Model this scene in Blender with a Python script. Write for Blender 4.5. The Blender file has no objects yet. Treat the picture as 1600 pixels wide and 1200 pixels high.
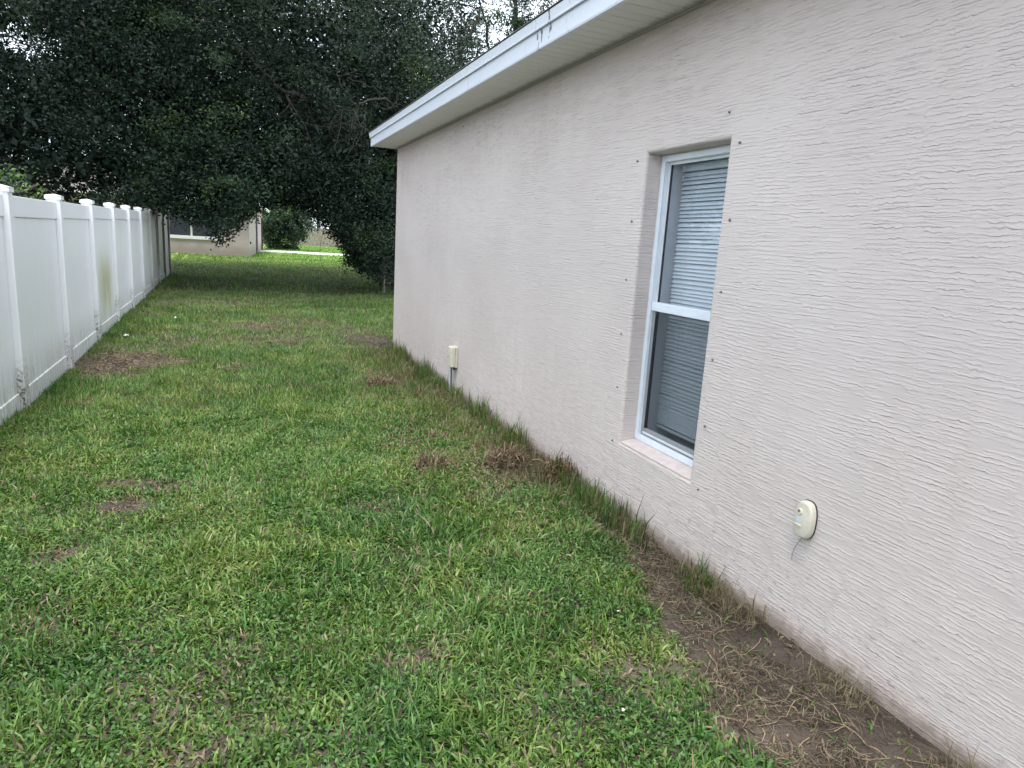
import bpy, bmesh, math, random
import numpy as np
from mathutils import Matrix, Vector

# ------------------------------------------------------------------ camera, sky, sun, exposure
S = bpy.context.scene
COL = S.collection
EYE = 1.62
R3 = np.array([[0.92478916, -0.02134532, 0.37988074],
               [-0.3757105, -0.20882315, 0.90290338],
               [0.06005514, -0.97772045, -0.20113705]])
cam_d = bpy.data.cameras.new('camera')
cam_d.sensor_width = 36.0
cam_d.lens = 36.0 * 1055.0 / 1600.0
cam_d.clip_start = 0.05
cam_d.clip_end = 3000.0
cam = bpy.data.objects.new('camera', cam_d)
COL.objects.link(cam)
m = Matrix.Identity(4)
for r in range(3):
    m[r][0] = R3[r][0]
    m[r][1] = -R3[r][1]
    m[r][2] = -R3[r][2]
m[2][3] = EYE
cam.matrix_world = m
S.camera = cam

SUN_DIR = Vector((-0.08, -0.25, 0.96)).normalized()      # towards the sun
SUN_EL = math.asin(SUN_DIR.z)
SUN_AZ = math.atan2(SUN_DIR.x, SUN_DIR.y)
world = bpy.data.worlds.new('World')
S.world = world
world.use_nodes = True
wn, wl = world.node_tree.nodes, world.node_tree.links
wn.clear()
w_out = wn.new('ShaderNodeOutputWorld')
w_bg = wn.new('ShaderNodeBackground')
w_sky = wn.new('ShaderNodeTexSky')
w_sky.sky_type = 'NISHITA'
w_sky.sun_disc = False
w_sky.sun_elevation = SUN_EL
w_sky.sun_rotation = SUN_AZ
w_sky.dust_density = 2.0
w_sky.air_density = 1.0
w_tc = wn.new('ShaderNodeTexCoord')
w_ns = wn.new('ShaderNodeTexNoise')
w_ns.inputs['Scale'].default_value = 2.2
w_ns.inputs['Detail'].default_value = 5.0
w_rmp = wn.new('ShaderNodeMapRange')
w_rmp.inputs[1].default_value = 0.35
w_rmp.inputs[2].default_value = 0.65
w_rmp.inputs[3].default_value = 0.62
w_rmp.inputs[4].default_value = 0.97
w_mix = wn.new('ShaderNodeMix')
w_mix.data_type = 'RGBA'
w_mix.inputs[7].default_value = (7.45, 8.1, 8.95, 1.0)     # thin bright cloud cover
wl.new(w_tc.outputs['Generated'], w_ns.inputs['Vector'])
wl.new(w_ns.outputs['Fac'], w_rmp.inputs[0])
wl.new(w_rmp.outputs[0], w_mix.inputs[0])
wl.new(w_sky.outputs[0], w_mix.inputs[6])
wl.new(w_mix.outputs[2], w_bg.inputs['Color'])
w_bg.inputs['Strength'].default_value = 0.115
wl.new(w_bg.outputs[0], w_out.inputs['Surface'])

sun_d = bpy.data.lights.new('sun', 'SUN')
sun_d.energy = 2.35
sun_d.angle = math.radians(22)
sun_d.color = (1.0, 0.965, 0.91)
sun = bpy.data.objects.new('sun', sun_d)
COL.objects.link(sun)
sun.rotation_euler = SUN_DIR.to_track_quat('Z', 'Y').to_euler()
sun.location = (0, 0, 30)

S.view_settings.view_transform = 'Standard'
S.view_settings.look = 'None'
S.view_settings.exposure = 1.38
S.view_settings.gamma = 1.0
S.render.engine = 'CYCLES'
S.cycles.use_denoising = True
S.cycles.max_bounces = 5
S.cycles.diffuse_bounces = 2
S.cycles.glossy_bounces = 2
S.cycles.transparent_max_bounces = 12

# ------------------------------------------------------------------ helpers
rng = np.random.default_rng(7)
random.seed(7)
W = 2.227                 # plane of the stucco wall


def terrain(x, y):
    x = np.asarray(x, float)
    y = np.asarray(y, float)
    base = np.interp(y, [-500, 8, 24, 35, 60, 600], [0, 0, .15, .30, .36, .36])
    fade = np.clip((y - 0) / 2.0, 0, 1)
    bump = .012 * np.sin(x * 2.1 + 1.3 * np.sin(y * .9)) + .010 * np.sin(y * 1.7 + 2.0 * np.sin(x * 1.1 + 1))
    return base + bump * fade * np.clip((60 - y) / 20, 0, 1)


def _hash(ix, iy, s):
    h = (ix.astype(np.int64) * 374761393 + iy.astype(np.int64) * 668265263 + s * 974634233) & 0x7fffffff
    h = ((h ^ (h >> 13)) * 1274126177) & 0x7fffffff
    return ((h ^ (h >> 16)) & 0xffff) / 65535.0


def vnoise(x, y, s=0):
    ix, iy = np.floor(x), np.floor(y)
    fx, fy = x - ix, y - iy
    fx = fx * fx * (3 - 2 * fx)
    fy = fy * fy * (3 - 2 * fy)
    a, b = _hash(ix, iy, s), _hash(ix + 1, iy, s)
    c, d = _hash(ix, iy + 1, s), _hash(ix + 1, iy + 1, s)
    return (a * (1 - fx) + b * fx) * (1 - fy) + (c * (1 - fx) + d * fx) * fy


def fbm(x, y, s=0, o=3):
    t, a, n = 0, 1, 0
    for k in range(o):
        t = t + a * vnoise(x * 2 ** k, y * 2 ** k, s + k * 17)
        n += a
        a *= .5
    return t / n


class MB:
    def __init__(self):
        self.v, self.f = [], []

    def add(self, vs, fs):
        o = len(self.v)
        self.v += [tuple(p) for p in vs]
        self.f += [tuple(i + o for i in f) for f in fs]
        return self

    def box(self, x0, x1, y0, y1, z0, z1):
        return self.add([(x0, y0, z0), (x1, y0, z0), (x1, y1, z0), (x0, y1, z0),
                         (x0, y0, z1), (x1, y0, z1), (x1, y1, z1), (x0, y1, z1)],
                        [(0, 3, 2, 1), (4, 5, 6, 7), (0, 1, 5, 4), (1, 2, 6, 5), (2, 3, 7, 6), (3, 0, 4, 7)])

    def tube(self, pts, radii, n=6, caps=True):
        pts = [Vector(p) for p in pts]
        o = len(self.v)
        ref = Vector((0.13, 0.31, 0.94))
        for i, p in enumerate(pts):
            t = (pts[min(i + 1, len(pts) - 1)] - pts[max(i - 1, 0)]).normalized()
            a = t.cross(ref)
            if a.length < 1e-3:
                a = t.cross(Vector((1, 0, 0)))
            a.normalize()
            b = t.cross(a)
            r = radii[i] if hasattr(radii, '__len__') else radii
            for k in range(n):
                an = 2 * math.pi * k / n
                q = p + (a * math.cos(an) + b * math.sin(an)) * r
                self.v.append((q.x, q.y, q.z))
        for i in range(len(pts) - 1):
            for k in range(n):
                k2 = (k + 1) % n
                self.f.append((o + i * n + k, o + i * n + k2, o + (i + 1) * n + k2, o + (i + 1) * n + k))
        if caps:
            self.f.append(tuple(o + k for k in range(n))[::-1])
            self.f.append(tuple(o + (len(pts) - 1) * n + k for k in range(n)))
        return self

    def mesh(self, name):
        me = bpy.data.meshes.new(name)
        me.from_pydata(self.v, [], self.f)
        me.update()
        return me

    def build(self, name, mat, parent=None, bevel=0.0, smooth=False, seg=2):
        me = self.mesh(name)
        if bevel > 0:
            bm = bmesh.new()
            bm.from_mesh(me)
            bmesh.ops.remove_doubles(bm, verts=bm.verts, dist=1e-5)
            bmesh.ops.recalc_face_normals(bm, faces=bm.faces)
            es = [e for e in bm.edges if len(e.link_faces) == 2 and e.calc_face_angle(0) > 0.5]
            bmesh.ops.bevel(bm, geom=es, offset=bevel, segments=seg, affect='EDGES', profile=0.5)
            bm.to_mesh(me)
            bm.free()
        if smooth:
            me.polygons.foreach_set('use_smooth', [True] * len(me.polygons))
        return link(name, me, mat, parent)


def link(name, me, mat, parent=None):
    o = bpy.data.objects.new(name, me)
    if mat is not None and not me.materials:
        me.materials.append(mat)
    COL.objects.link(o)
    if parent is not None:
        o.parent = parent
    return o


def empty(name, loc, label, cat, group=None, rz=0.0):
    o = bpy.data.objects.new(name, None)
    COL.objects.link(o)
    o.location = loc
    o.rotation_euler = (0, 0, rz)
    o.empty_display_size = .2
    return tag(o, label, cat, group)


def tag(o, label=None, cat=None, group=None, kind=None):
    if label:
        o['label'] = label
    if cat:
        o['category'] = cat
    if group:
        o['group'] = group
    if kind:
        o['kind'] = kind
    return o


def np_mesh(name, verts, faces, cols=None, smooth=False):
    """verts (N,3), faces (M,k) with a fixed k, cols (N,3)"""
    me = bpy.data.meshes.new(name)
    M, k = faces.shape
    me.vertices.add(len(verts))
    me.vertices.foreach_set('co', verts.astype(np.float32).ravel())
    me.loops.add(M * k)
    me.loops.foreach_set('vertex_index', faces.astype(np.int32).ravel())
    me.polygons.add(M)
    me.polygons.foreach_set('loop_start', (np.arange(M) * k).astype(np.int32))
    me.polygons.foreach_set('loop_total', np.full(M, k, np.int32))
    if smooth:
        me.polygons.foreach_set('use_smooth', np.ones(M, bool))
    if cols is not None:
        at = me.color_attributes.new('Col', 'FLOAT_COLOR', 'POINT')
        c = np.ones((len(verts), 4), np.float32)
        c[:, :3] = cols
        at.data.foreach_set('color', c.ravel())
    me.update(calc_edges=True)
    me.validate()
    return me


# ------------------------------------------------------------------ materials
class NT:
    def __init__(self, name, rough=0.6, spec=0.5):
        self.m = bpy.data.materials.new(name)
        self.m.use_nodes = True
        self.n, self.l = self.m.node_tree.nodes, self.m.node_tree.links
        self.b = self.n['Principled BSDF']
        self.out = self.n['Material Output']
        self.b.inputs['Roughness'].default_value = rough
        self.b.inputs['Specular IOR Level'].default_value = spec
        self._p = None

    def set(self, i, v):
        if isinstance(v, bpy.types.NodeSocket):
            self.l.new(v, i)
        else:
            i.default_value = v

    def pos(self):
        if self._p is None:
            self._p = self.n.new('ShaderNodeTexCoord').outputs['Object']
        return self._p

    def map(self, scale, vec=None, loc=(0, 0, 0)):
        a = self.n.new('ShaderNodeMapping')
        self.l.new(vec or self.pos(), a.inputs[0])
        a.inputs['Scale'].default_value = scale
        a.inputs['Location'].default_value = loc
        return a.outputs[0]

    def noise(self, scale, detail=3, vec=None, rough=.5, dist=0.0):
        a = self.n.new('ShaderNodeTexNoise')
        self.l.new(vec or self.pos(), a.inputs['Vector'])
        a.inputs['Scale'].default_value = scale
        a.inputs['Detail'].default_value = detail
        a.inputs['Roughness'].default_value = rough
        a.inputs['Distortion'].default_value = dist
        return a.outputs['Fac']

    def math(self, op, a, b=0.0, c=0.0):
        k = self.n.new('ShaderNodeMath')
        k.operation = op
        self.set(k.inputs[0], a)
        self.set(k.inputs[1], b)
        self.set(k.inputs[2], c)
        return k.outputs[0]

    def ramp(self, v, a, b, c=0.0, d=1.0, smooth=True):
        k = self.n.new('ShaderNodeMapRange')
        if smooth:
            k.interpolation_type = 'SMOOTHSTEP'
        self.set(k.inputs[0], v)
        for i, q in enumerate((a, b, c, d)):
            self.set(k.inputs[i + 1], q)
        return k.outputs[0]

    def mix(self, f, a, b):
        k = self.n.new('ShaderNodeMix')
        k.data_type = 'RGBA'
        self.set(k.inputs[0], f)
        for i, q in ((6, a), (7, b)):
            self.set(k.inputs[i], q if isinstance(q, bpy.types.NodeSocket) else (*q, 1.0))
        return k.outputs[2]

    def sep(self, vec=None):
        k = self.n.new('ShaderNodeSeparateXYZ')
        self.l.new(vec or self.pos(), k.inputs[0])
        return k.outputs

    def comb(self, x, y, z):
        k = self.n.new('ShaderNodeCombineXYZ')
        for i, q in enumerate((x, y, z)):
            self.set(k.inputs[i], q)
        return k.outputs[0]

    def color(self, c):
        self.set(self.b.inputs['Base Color'], c if isinstance(c, bpy.types.NodeSocket) else (*c, 1.0))
        return self

    def bump(self, h, dist, strength=1.0):
        k = self.n.new('ShaderNodeBump')
        k.inputs['Distance'].default_value = dist
        k.inputs['Strength'].default_value = strength
        self.l.new(h, k.inputs['Height'])
        self.l.new(k.outputs[0], self.b.inputs['Normal'])
        return self


def plain(name, c, rough=.5, var=.12, scale=9.0, spec=.5):
    t = NT(name, rough, spec)
    n = t.noise(scale, 4)
    t.color(t.mix(t.ramp(n, .3, .7), tuple(v * (1 - var) for v in c), tuple(min(1, v * (1 + var)) for v in c)))
    t.bump(t.noise(scale * 14, 2), .0006, .5)
    return t.m


def stucco(name, strength=1.0):
    t = NT(name, .85, .25)
    P = t.sep()
    # strokes run along the wall (x or y, whichever the wall runs along)
    u = t.math('ADD', P[1], P[0])
    z = P[2]
    wob = t.noise(1.0, 2, t.comb(t.math('MULTIPLY', u, .6), t.math('MULTIPLY', z, 2.6), 0.0))
    b = t.math('ADD', t.math('MULTIPLY', u, 5.2), t.math('MULTIPLY', wob, 1.6))
    jag = t.noise(1.0, 3, t.comb(t.math('MULTIPLY', u, 9), t.math('MULTIPLY', z, 26), 3.0))
    b = t.math('ADD', b, t.math('MULTIPLY', jag, .75))
    bi = t.math('FLOOR', b)
    bf = t.math('FRACT', b)
    wn_ = t.n.new('ShaderNodeTexWhiteNoise')
    wn_.noise_dimensions = '1D'
    t.l.new(bi, wn_.inputs['W'])
    off = t.math('MULTIPLY', wn_.outputs['Value'], 9.0)

    fine = t.noise(1.0, 3, t.comb(t.math('MULTIPLY', u, 38), t.math('MULTIPLY', z, 48), 7.0), .6)

    def laps(freq, sway, wig, seed, thr):
        """drag laps of the trowel: long level lips with a nervous edge that fade in and out"""
        f = t.noise(1.0, 2, t.comb(t.math('MULTIPLY', u, 2.2), t.math('MULTIPLY', z, 9.0), t.math('ADD', off, seed)))
        s = t.math('ADD', t.math('MULTIPLY', z, freq), t.math('MULTIPLY', f, sway))
        s = t.math('ADD', s, t.math('MULTIPLY', fine, wig))
        fr = t.math('FRACT', t.math('ADD', s, off))
        h = t.math('POWER', t.math('SUBTRACT', 1.0, fr), 3.2)
        h = t.math('MULTIPLY', h, t.ramp(fr, 0.0, .10, 0.0, 1.0))
        am = t.noise(1.0, 2, t.comb(t.math('MULTIPLY', u, 6.5), t.math('MULTIPLY', z, 34), t.math('ADD', off, seed + 2.0)))
        return t.math('MULTIPLY', h, t.ramp(am, thr, thr + .24, .0, 1.0))
    seam = t.ramp(t.math('ABSOLUTE', t.math('SUBTRACT', bf, .5)), .36, .5, 0.0, 1.0)
    h = t.math('ADD', laps(54, 2.4, 1.15, 1.0, .36), t.math('MULTIPLY', laps(84, 3.2, 2.0, 21.0, .38), .7))
    h = t.math('MULTIPLY', h, t.math('SUBTRACT', 1.0, t.math('MULTIPLY', seam, .6)))
    rough_ = t.ramp(t.noise(6, 2), .45, .65, .10, .34)
    h = t.math('ADD', h, t.math('MULTIPLY', fine, t.math('ADD', rough_, t.math('MULTIPLY', seam, .35))))
    patch = t.ramp(t.noise(1.3, 3), .35, .65, .75, 1.4)
    h = t.math('MULTIPLY', h, patch)
    rub = t.ramp(t.noise(2.6, 2), .56, .68, 0.0, .5)
    h = t.math('ADD', h, t.math('MULTIPLY', fine, rub))
    t.bump(h, .0043 * strength, 1.0)
    # paint colour: pinkish beige, faint blotches, sand splash at the foot, mildew specks
    big = t.noise(.9, 4)
    c = t.mix(t.ramp(big, .3, .7), (.60, .53, .498), (.65, .58, .546))
    streak = t.noise(1.0, 4, t.comb(t.math('MULTIPLY', u, 5.0), t.math('MULTIPLY', z, .5), 2.0))
    c = t.mix(t.ramp(streak, .55, .8, 0, .22), c, (.52, .44, .36))
    foot = t.ramp(t.math('ADD', z, t.math('MULTIPLY', t.noise(3.5, 3), .22)), .10, .26, .5, 0.0)
    c = t.mix(foot, c, (.50, .375, .295))
    dirt = t.ramp(t.noise(1.0, 5, t.comb(t.math('MULTIPLY', u, 16), t.math('MULTIPLY', z, 40), 4.0), .75), .55, .66, 0, .5)
    low = t.ramp(z, .05, .6, 1.0, .04)
    c = t.mix(t.math('MULTIPLY', dirt, low), c, (.16, .145, .13))
    splash = t.ramp(t.math('ADD', z, t.math('MULTIPLY', t.noise(16, 4, rough=.7), .16)), .09, .19, .7, 0.0)
    c = t.mix(splash, c, (.20, .16, .125))
    t.color(c)
    return t.m


def vinyl(name, mould=.58):
    t = NT(name, .38, .45)
    P = t.sep()
    y, z = P[1], P[2]
    base = t.mix(t.noise(1.6, 3), (.70, .72, .73), (.76, .77, .77))
    st = t.noise(1.0, 4, t.comb(0.0, t.math('MULTIPLY', y, 26), t.math('MULTIPLY', z, 1.3)), .6)
    # grime in vertical streaks that grows towards the tree (local y) and the ground
    far = t.ramp(y, 8.0, 14.5, 0.0, .75)
    lowz = t.ramp(z, .1, .55, .55, 0.0)
    g = t.math('MULTIPLY', t.ramp(st, .34, .62), t.math('ADD', t.math('MULTIPLY', far, .95), lowz))
    c = t.mix(g, base, (.26, .235, .17))
    film = t.math('MULTIPLY', far, t.ramp(t.noise(.8, 3), .2, .7, .35, .9))
    c = t.mix(film, c, (.20, .205, .15))
    # yellow-green algae run on one panel
    dy = t.math('ABSOLUTE', t.math('SUBTRACT', y, 4.75))
    ay = t.ramp(t.math('ADD', dy, t.math('MULTIPLY', st, .5)), .35, 1.2, 1.0, 0.0)
    az = t.math('MULTIPLY', t.ramp(t.math('ADD', z, t.math('MULTIPLY', st, .9)), 1.2, 1.85, 1.0, 0.0),
                t.ramp(z, .15, .6, 0.15, 1.0))
    al = t.math('MULTIPLY', t.math('MULTIPLY', ay, az), t.ramp(st, .34, .58, .16, 1.0))
    c = t.mix(al, c, (.36, .35, .12))
    # black mould specks near the ground
    sp = t.ramp(t.noise(42, 4, rough=.8), mould, mould + .06)
    spz = t.ramp(t.math('ADD', z, t.math('MULTIPLY', t.noise(5, 2), .5)), .3, .85, 1.0, 0.0)
    c = t.mix(t.math('MULTIPLY', sp, spz), c, (.09, .085, .075))
    t.color(c)
    t.bump(t.noise(60, 2), .0004, .4)
    return t.m


def leafmat(name, rough=.45, trans=.3, spec=.5):
    t = NT(name, rough, spec)
    a = t.n.new('ShaderNodeAttribute')
    a.attribute_name = 'Col'
    t.l.new(a.outputs['Color'], t.b.inputs['Base Color'])
    tr = t.n.new('ShaderNodeBsdfTranslucent')
    hs = t.n.new('ShaderNodeHueSaturation')
    hs.inputs['Value'].default_value = 1.3
    hs.inputs['Saturation'].default_value = 1.15
    t.l.new(a.outputs['Color'], hs.inputs['Color'])
    t.l.new(hs.outputs[0], tr.inputs['Color'])
    mx = t.n.new('ShaderNodeMixShader')
    mx.inputs[0].default_value = trans
    t.l.new(t.b.outputs[0], mx.inputs[1])
    t.l.new(tr.outputs[0], mx.inputs[2])
    t.l.new(mx.outputs[0], t.out.inputs['Surface'])
    return t.m


def bark():
    t = NT('bark', .9, .2)
    n = t.noise(1.0, 5, t.map((14, 14, 3)))
    t.color(t.mix(t.ramp(n, .3, .7), (.02, .018, .016), (.075, .066, .058)))
    t.bump(n, .02, .9)
    return t.m


def soilmat():
    t = NT('soil_and_thatch', .95, .15)
    n = t.noise(2.2, 5)
    f = t.noise(38, 5, rough=.7)
    c = t.mix(t.ramp(n, .35, .65), (.048, .038, .031), (.092, .074, .061))
    c = t.mix(t.ramp(f, .52, .8, 0, .6), c, (.17, .148, .13))
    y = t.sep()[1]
    c = t.mix(t.ramp(y, 14, 18, 0, .8), c, (.028, .026, .018))  # tree shade deepened in the soil colour under the oaks
    c = t.mix(t.ramp(y, 28, 34, 0, .95), c, t.mix(t.noise(6, 4), (.13, .21, .035), (.18, .25, .05)))  # sunlit far lawn: brightness put into the ground colour
    t.color(c)
    h = t.math('ADD', t.noise(22, 5, rough=.65), t.math('MULTIPLY', t.noise(140, 3), .35))
    t.bump(h, .02, .9)
    return t.m


def glassmat(name, tint=(.9, .95, 1.0), refl_rough=.02):
    t = NT(name)
    t.n.remove(t.b)
    tr = t.n.new('ShaderNodeBsdfTransparent')
    tr.inputs[0].default_value = (*tint, 1)
    gl = t.n.new('ShaderNodeBsdfGlossy')
    gl.inputs['Roughness'].default_value = refl_rough
    lw = t.n.new('ShaderNodeLayerWeight')
    lw.inputs[0].default_value = .5
    k = t.math('ADD', t.math('MULTIPLY', t.math('POWER', lw.outputs['Facing'], 5.0), .9), .07)
    mx = t.n.new('ShaderNodeMixShader')
    t.l.new(k, mx.inputs[0])
    t.l.new(tr.outputs[0], mx.inputs[1])
    t.l.new(gl.outputs[0], mx.inputs[2])
    t.l.new(mx.outputs[0], t.out.inputs['Surface'])
    return t.m


def screenmat():
    t = NT('insect_screen', .9, .1)
    t.color((.045, .05, .055))
    tr = t.n.new('ShaderNodeBsdfTransparent')
    mx = t.n.new('ShaderNodeMixShader')
    mx.inputs[0].default_value = .36
    t.l.new(tr.outputs[0], mx.inputs[1])
    t.l.new(t.b.outputs[0], mx.inputs[2])
    t.l.new(mx.outputs[0], t.out.inputs['Surface'])
    return t.m


def fasciamat():
    t = NT('white_painted_aluminium', .35, .5)
    P = t.sep()
    c = t.mix(t.noise(3, 4), (.69, .735, .80), (.77, .81, .87))  # white paint, with reflected sky blue tinted into it
    run = t.noise(1.0, 4, t.comb(0.0, t.math('MULTIPLY', P[1], 15), t.math('MULTIPLY', P[2], 1.6)), .6)
    c = t.mix(t.ramp(run, .60, .78, 0, .32), c, (.30, .30, .29))
    # the few black tar runs near the window end
    dy = t.math('ABSOLUTE', t.math('SUBTRACT', P[1], 4.15))
    near = t.ramp(dy, .12, .4, 1.0, 0.0)
    tar = t.ramp(t.noise(1.0, 3, t.comb(0.0, t.math('MULTIPLY', P[1], 21), t.math('MULTIPLY', P[2], 6.0)), .6), .585, .62, 0, .85)
    c = t.mix(t.math('MULTIPLY', near, tar), c, (.05, .045, .045))
    t.color(c)
    return t.m


def soffitmat():
    t = NT('white_vinyl_soffit', .55, .3)
    P = t.sep()
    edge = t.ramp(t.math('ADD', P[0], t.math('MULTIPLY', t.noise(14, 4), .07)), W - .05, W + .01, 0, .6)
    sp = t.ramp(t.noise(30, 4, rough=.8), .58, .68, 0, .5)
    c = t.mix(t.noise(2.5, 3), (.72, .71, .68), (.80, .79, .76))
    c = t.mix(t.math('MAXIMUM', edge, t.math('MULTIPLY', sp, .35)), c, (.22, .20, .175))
    t.color(c)
    return t.m


def shinglemat():
    t = NT('asphalt_shingle', .95, .1)
    n = t.noise(40, 3)
    t.color(t.mix(n, (.09, .085, .08), (.20, .19, .175)))
    t.bump(n, .004)
    return t.m


def blockwall():
    t = NT('neighbour_painted_block', .9, .2)
    P = t.sep()
    br = t.n.new('ShaderNodeTexBrick')
    t.l.new(t.comb(t.math('ADD', P[0], P[1]), P[2], 0.0), br.inputs['Vector'])
    br.inputs['Scale'].default_value = 1.0
    br.inputs['Brick Width'].default_value = .4
    br.inputs['Row Height'].default_value = .2
    br.inputs['Mortar Size'].default_value = .008
    c = t.mix(t.noise(1.5, 4), (.37, .315, .305), (.45, .385, .37))
    foot = t.ramp(t.math('ADD', P[2], t.math('MULTIPLY', t.noise(2.2, 4), .5)), .35, 1.0, .75, 0.0)
    c = t.mix(foot, c, (.22, .185, .155))
    t.color(c)
    t.bump(t.math('SUBTRACT', 1.0, br.outputs['Fac']), .006, .7)
    return t.m


M = dict(
    stucco=stucco('pink_beige_stucco'), vinyl=vinyl('white_vinyl'), postvinyl=vinyl('white_vinyl_post', .50), bark=bark(), soil=soilmat(),
    leaf=leafmat('tree_leaf', .5, .12, .32), grass=leafmat('grass_blade', .5, .34, .35), straw=leafmat('dry_straw', .8, .15, .2),
    glass=glassmat('window_glass', (.93, .96, .98)), screen=screenmat(), fascia=fasciamat(), soffit=soffitmat(), shingle=shinglemat(),
    frame=plain('white_window_frame', (.78, .84, .91), .35, .03), blind=plain('white_blind', (.80, .82, .84), .45, .02),  # frame white carries a painted tint of sky blue
    jamb=plain('sash_grey', (.70, .73, .76), .4, .04), dark=plain('black_plastic', (.018, .018, .02), .5),
    room=plain('room_paint', (.35, .35, .35), .9), sill=plain('painted_sill', (.60, .515, .485), .8, .07, 20),
    cream=plain('cream_plastic', (.66, .63, .50), .4, .05, 14), creamy=plain('aged_cream_plastic', (.68, .64, .52), .4, .08, 18),
    metal=plain('dull_zinc', (.19, .17, .15), .5, .25, 60), sticker=plain('pale_sticker', (.62, .72, .82), .35, .08, 60),
    wire=plain('grey_wire', (.10, .10, .11), .6), bluecable=plain('blue_grey_cable', (.10, .14, .20), .5), whitecable=plain('white_cable', (.55, .57, .58), .5),
    block=blockwall(), farglass=plain('dark_window_glass', (.03, .035, .045), .08, .1, 2), white=plain('white_paint', (.66, .66, .65), .5, .06),
    concrete=plain('pale_concrete', (.50, .49, .46), .9, .1, 3), wood=plain('weathered_grey_wood', (.20, .175, .15), .9, .3, 6),
    paper=plain('white_scrap', (.52, .54, .55), .7, .08, 40), stone=plain('stone', (.55, .52, .5), .8, .1, 60), stick=plain('dark_stick', (.045, .035, .028), .85, .3, 40),
    bead=plain('caulk', (.62, .57, .54), .7),
)

# ------------------------------------------------------------------ the ground
xs = np.unique(np.concatenate([[-400, -200, -100, -60, -40, -30, -24, -18, -14, -11, -9, -7.5, -6.2, -5, -4, -3], np.arange(-2.4, 2.45, .15), [3, 4, 5, 6.5, 8, 10, 13, 17, 22, 30, 40, 60, 100, 200, 400]]))
ys = np.unique(np.concatenate([[-400, -150, -60, -30, -15, -8, -4, -2, -1], np.arange(0, 14, .15), np.arange(14, 40, .7), [42, 45, 50, 56, 64, 75, 90, 120, 200, 400, 900]]))
GX, GY = np.meshgrid(xs, ys)
GZ = terrain(GX, GY)
gv = np.stack([GX, GY, GZ], -1).reshape(-1, 3)
nx, ny = len(xs), len(ys)
ii = (np.arange(ny - 1)[:, None] * nx + np.arange(nx - 1)[None, :]).ravel()
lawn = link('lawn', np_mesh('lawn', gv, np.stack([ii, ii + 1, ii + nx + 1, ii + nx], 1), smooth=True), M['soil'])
tag(lawn, kind='structure')


def strip(name, y0, y1, mat, dz):
    b = MB()
    x = [-60, -20, 0, 5, 10, 20, 60]
    vs, fs = [], []
    for a in x:
        vs += [(a, y0 + a * .02, float(terrain(a, y0)) + dz), (a, y1 + a * .02, float(terrain(a, y1)) + dz),
               (a, y0 + a * .02, float(terrain(a, y0)) - .1), (a, y1 + a * .02, float(terrain(a, y1)) - .1)]
    for i in range(len(x) - 1):
        k = i * 4
        fs += [(k, k + 4, k + 5, k + 1), (k, k + 2, k + 6, k + 4), (k + 1, k + 5, k + 7, k + 3)]
    b.add(vs, fs)
    return tag(b.build(name, mat), kind='structure')


strip('sidewalk', 43.5, 47.2, M['concrete'], .03)

# ------------------------------------------------------------------ the house on the right
house = empty('house', (6.6, 2.0, 0), 'pink beige stucco house with long textured side wall and white eave', 'house')
house_off = Vector((6.6, 2.0, 0))


def H(b, name, mat, parent=None, **k):
    """a part of the house given in world coordinates"""
    p = parent or house
    o = b.build(name, mat, p, **k)
    o.matrix_parent_inverse = p_inv(p)
    return o


def p_inv(p):
    mm = Matrix.Identity(4)
    q = p
    loc = Vector((0, 0, 0))
    while q is not None:
        if q.type == 'EMPTY':
            mm = (Matrix.Translation(q.location) @ q.rotation_euler.to_matrix().to_4x4()).inverted()
        q = q.parent
    return mm if p.type == 'EMPTY' else Matrix.Identity(4)


Y0, Y1, ZT = -7.0, 10.03, 2.90
WY0, WY1, WZ0, WZ1 = 2.785, 3.500, .452, 2.184
X2 = 11.0
bm = bmesh.new()
gy, gz = [Y0, WY0, WY1, Y1], [-.3, WZ0, WZ1, ZT]
vv = [[bm.verts.new((W, y, z)) for z in gz] for y in gy]
for i in range(3):
    for j in range(3):
        if (i, j) != (1, 1):
            bm.faces.new((vv[i][j], vv[i][j + 1], vv[i + 1][j + 1], vv[i + 1][j]))
ring = [vv[1][1], vv[2][1], vv[2][2], vv[1][2]]
inner = [bm.verts.new((W + .165, v.co.y, v.co.z)) for v in ring]
for k in range(4):
    bm.faces.new((ring[k], inner[k], inner[(k + 1) % 4], ring[(k + 1) % 4]))
# far end, near end and back walls
c = {}
for n_, (x, y) in dict(a=(W, Y1), b=(X2, Y1), c=(X2, Y0), d=(W, Y0)).items():
    c[n_] = (bm.verts.new((x, y, -.3)), bm.verts.new((x, y, ZT)))
for p_, q_ in (('a', 'b'), ('b', 'c'), ('c', 'd')):
    bm.faces.new((c[p_][0], c[p_][1], c[q_][1], c[q_][0]))
bmesh.ops.remove_doubles(bm, verts=bm.verts, dist=1e-5)
bmesh.ops.recalc_face_normals(bm, faces=bm.faces)
bmesh.ops.reverse_faces(bm, faces=[]) if False else None
es = []
for e in bm.edges:
    a_, b_ = e.verts[0].co, e.verts[1].co
    if abs(a_.x - W) < 1e-4 and abs(b_.x - W) < 1e-4:
        inside = all(WY0 - 1e-3 < v.co.y < WY1 + 1e-3 and WZ0 - 1e-3 < v.co.z < WZ1 + 1e-3 for v in e.verts)
        if inside:
            es.append(e)
    if abs(a_.y - Y1) < 1e-4 and abs(b_.y - Y1) < 1e-4 and abs(a_.x - W) < 1e-4 and abs(b_.x - W) < 1e-4:
        es.append(e)
bmesh.ops.bevel(bm, geom=list(set(es)), offset=.02, segments=5, affect='EDGES', profile=.5)
me = bpy.data.meshes.new('wall')
bm.to_mesh(me)
bm.free()
wall = link('wall', me, M['stucco'], house)
wall.matrix_parent_inverse = p_inv(house)

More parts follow.
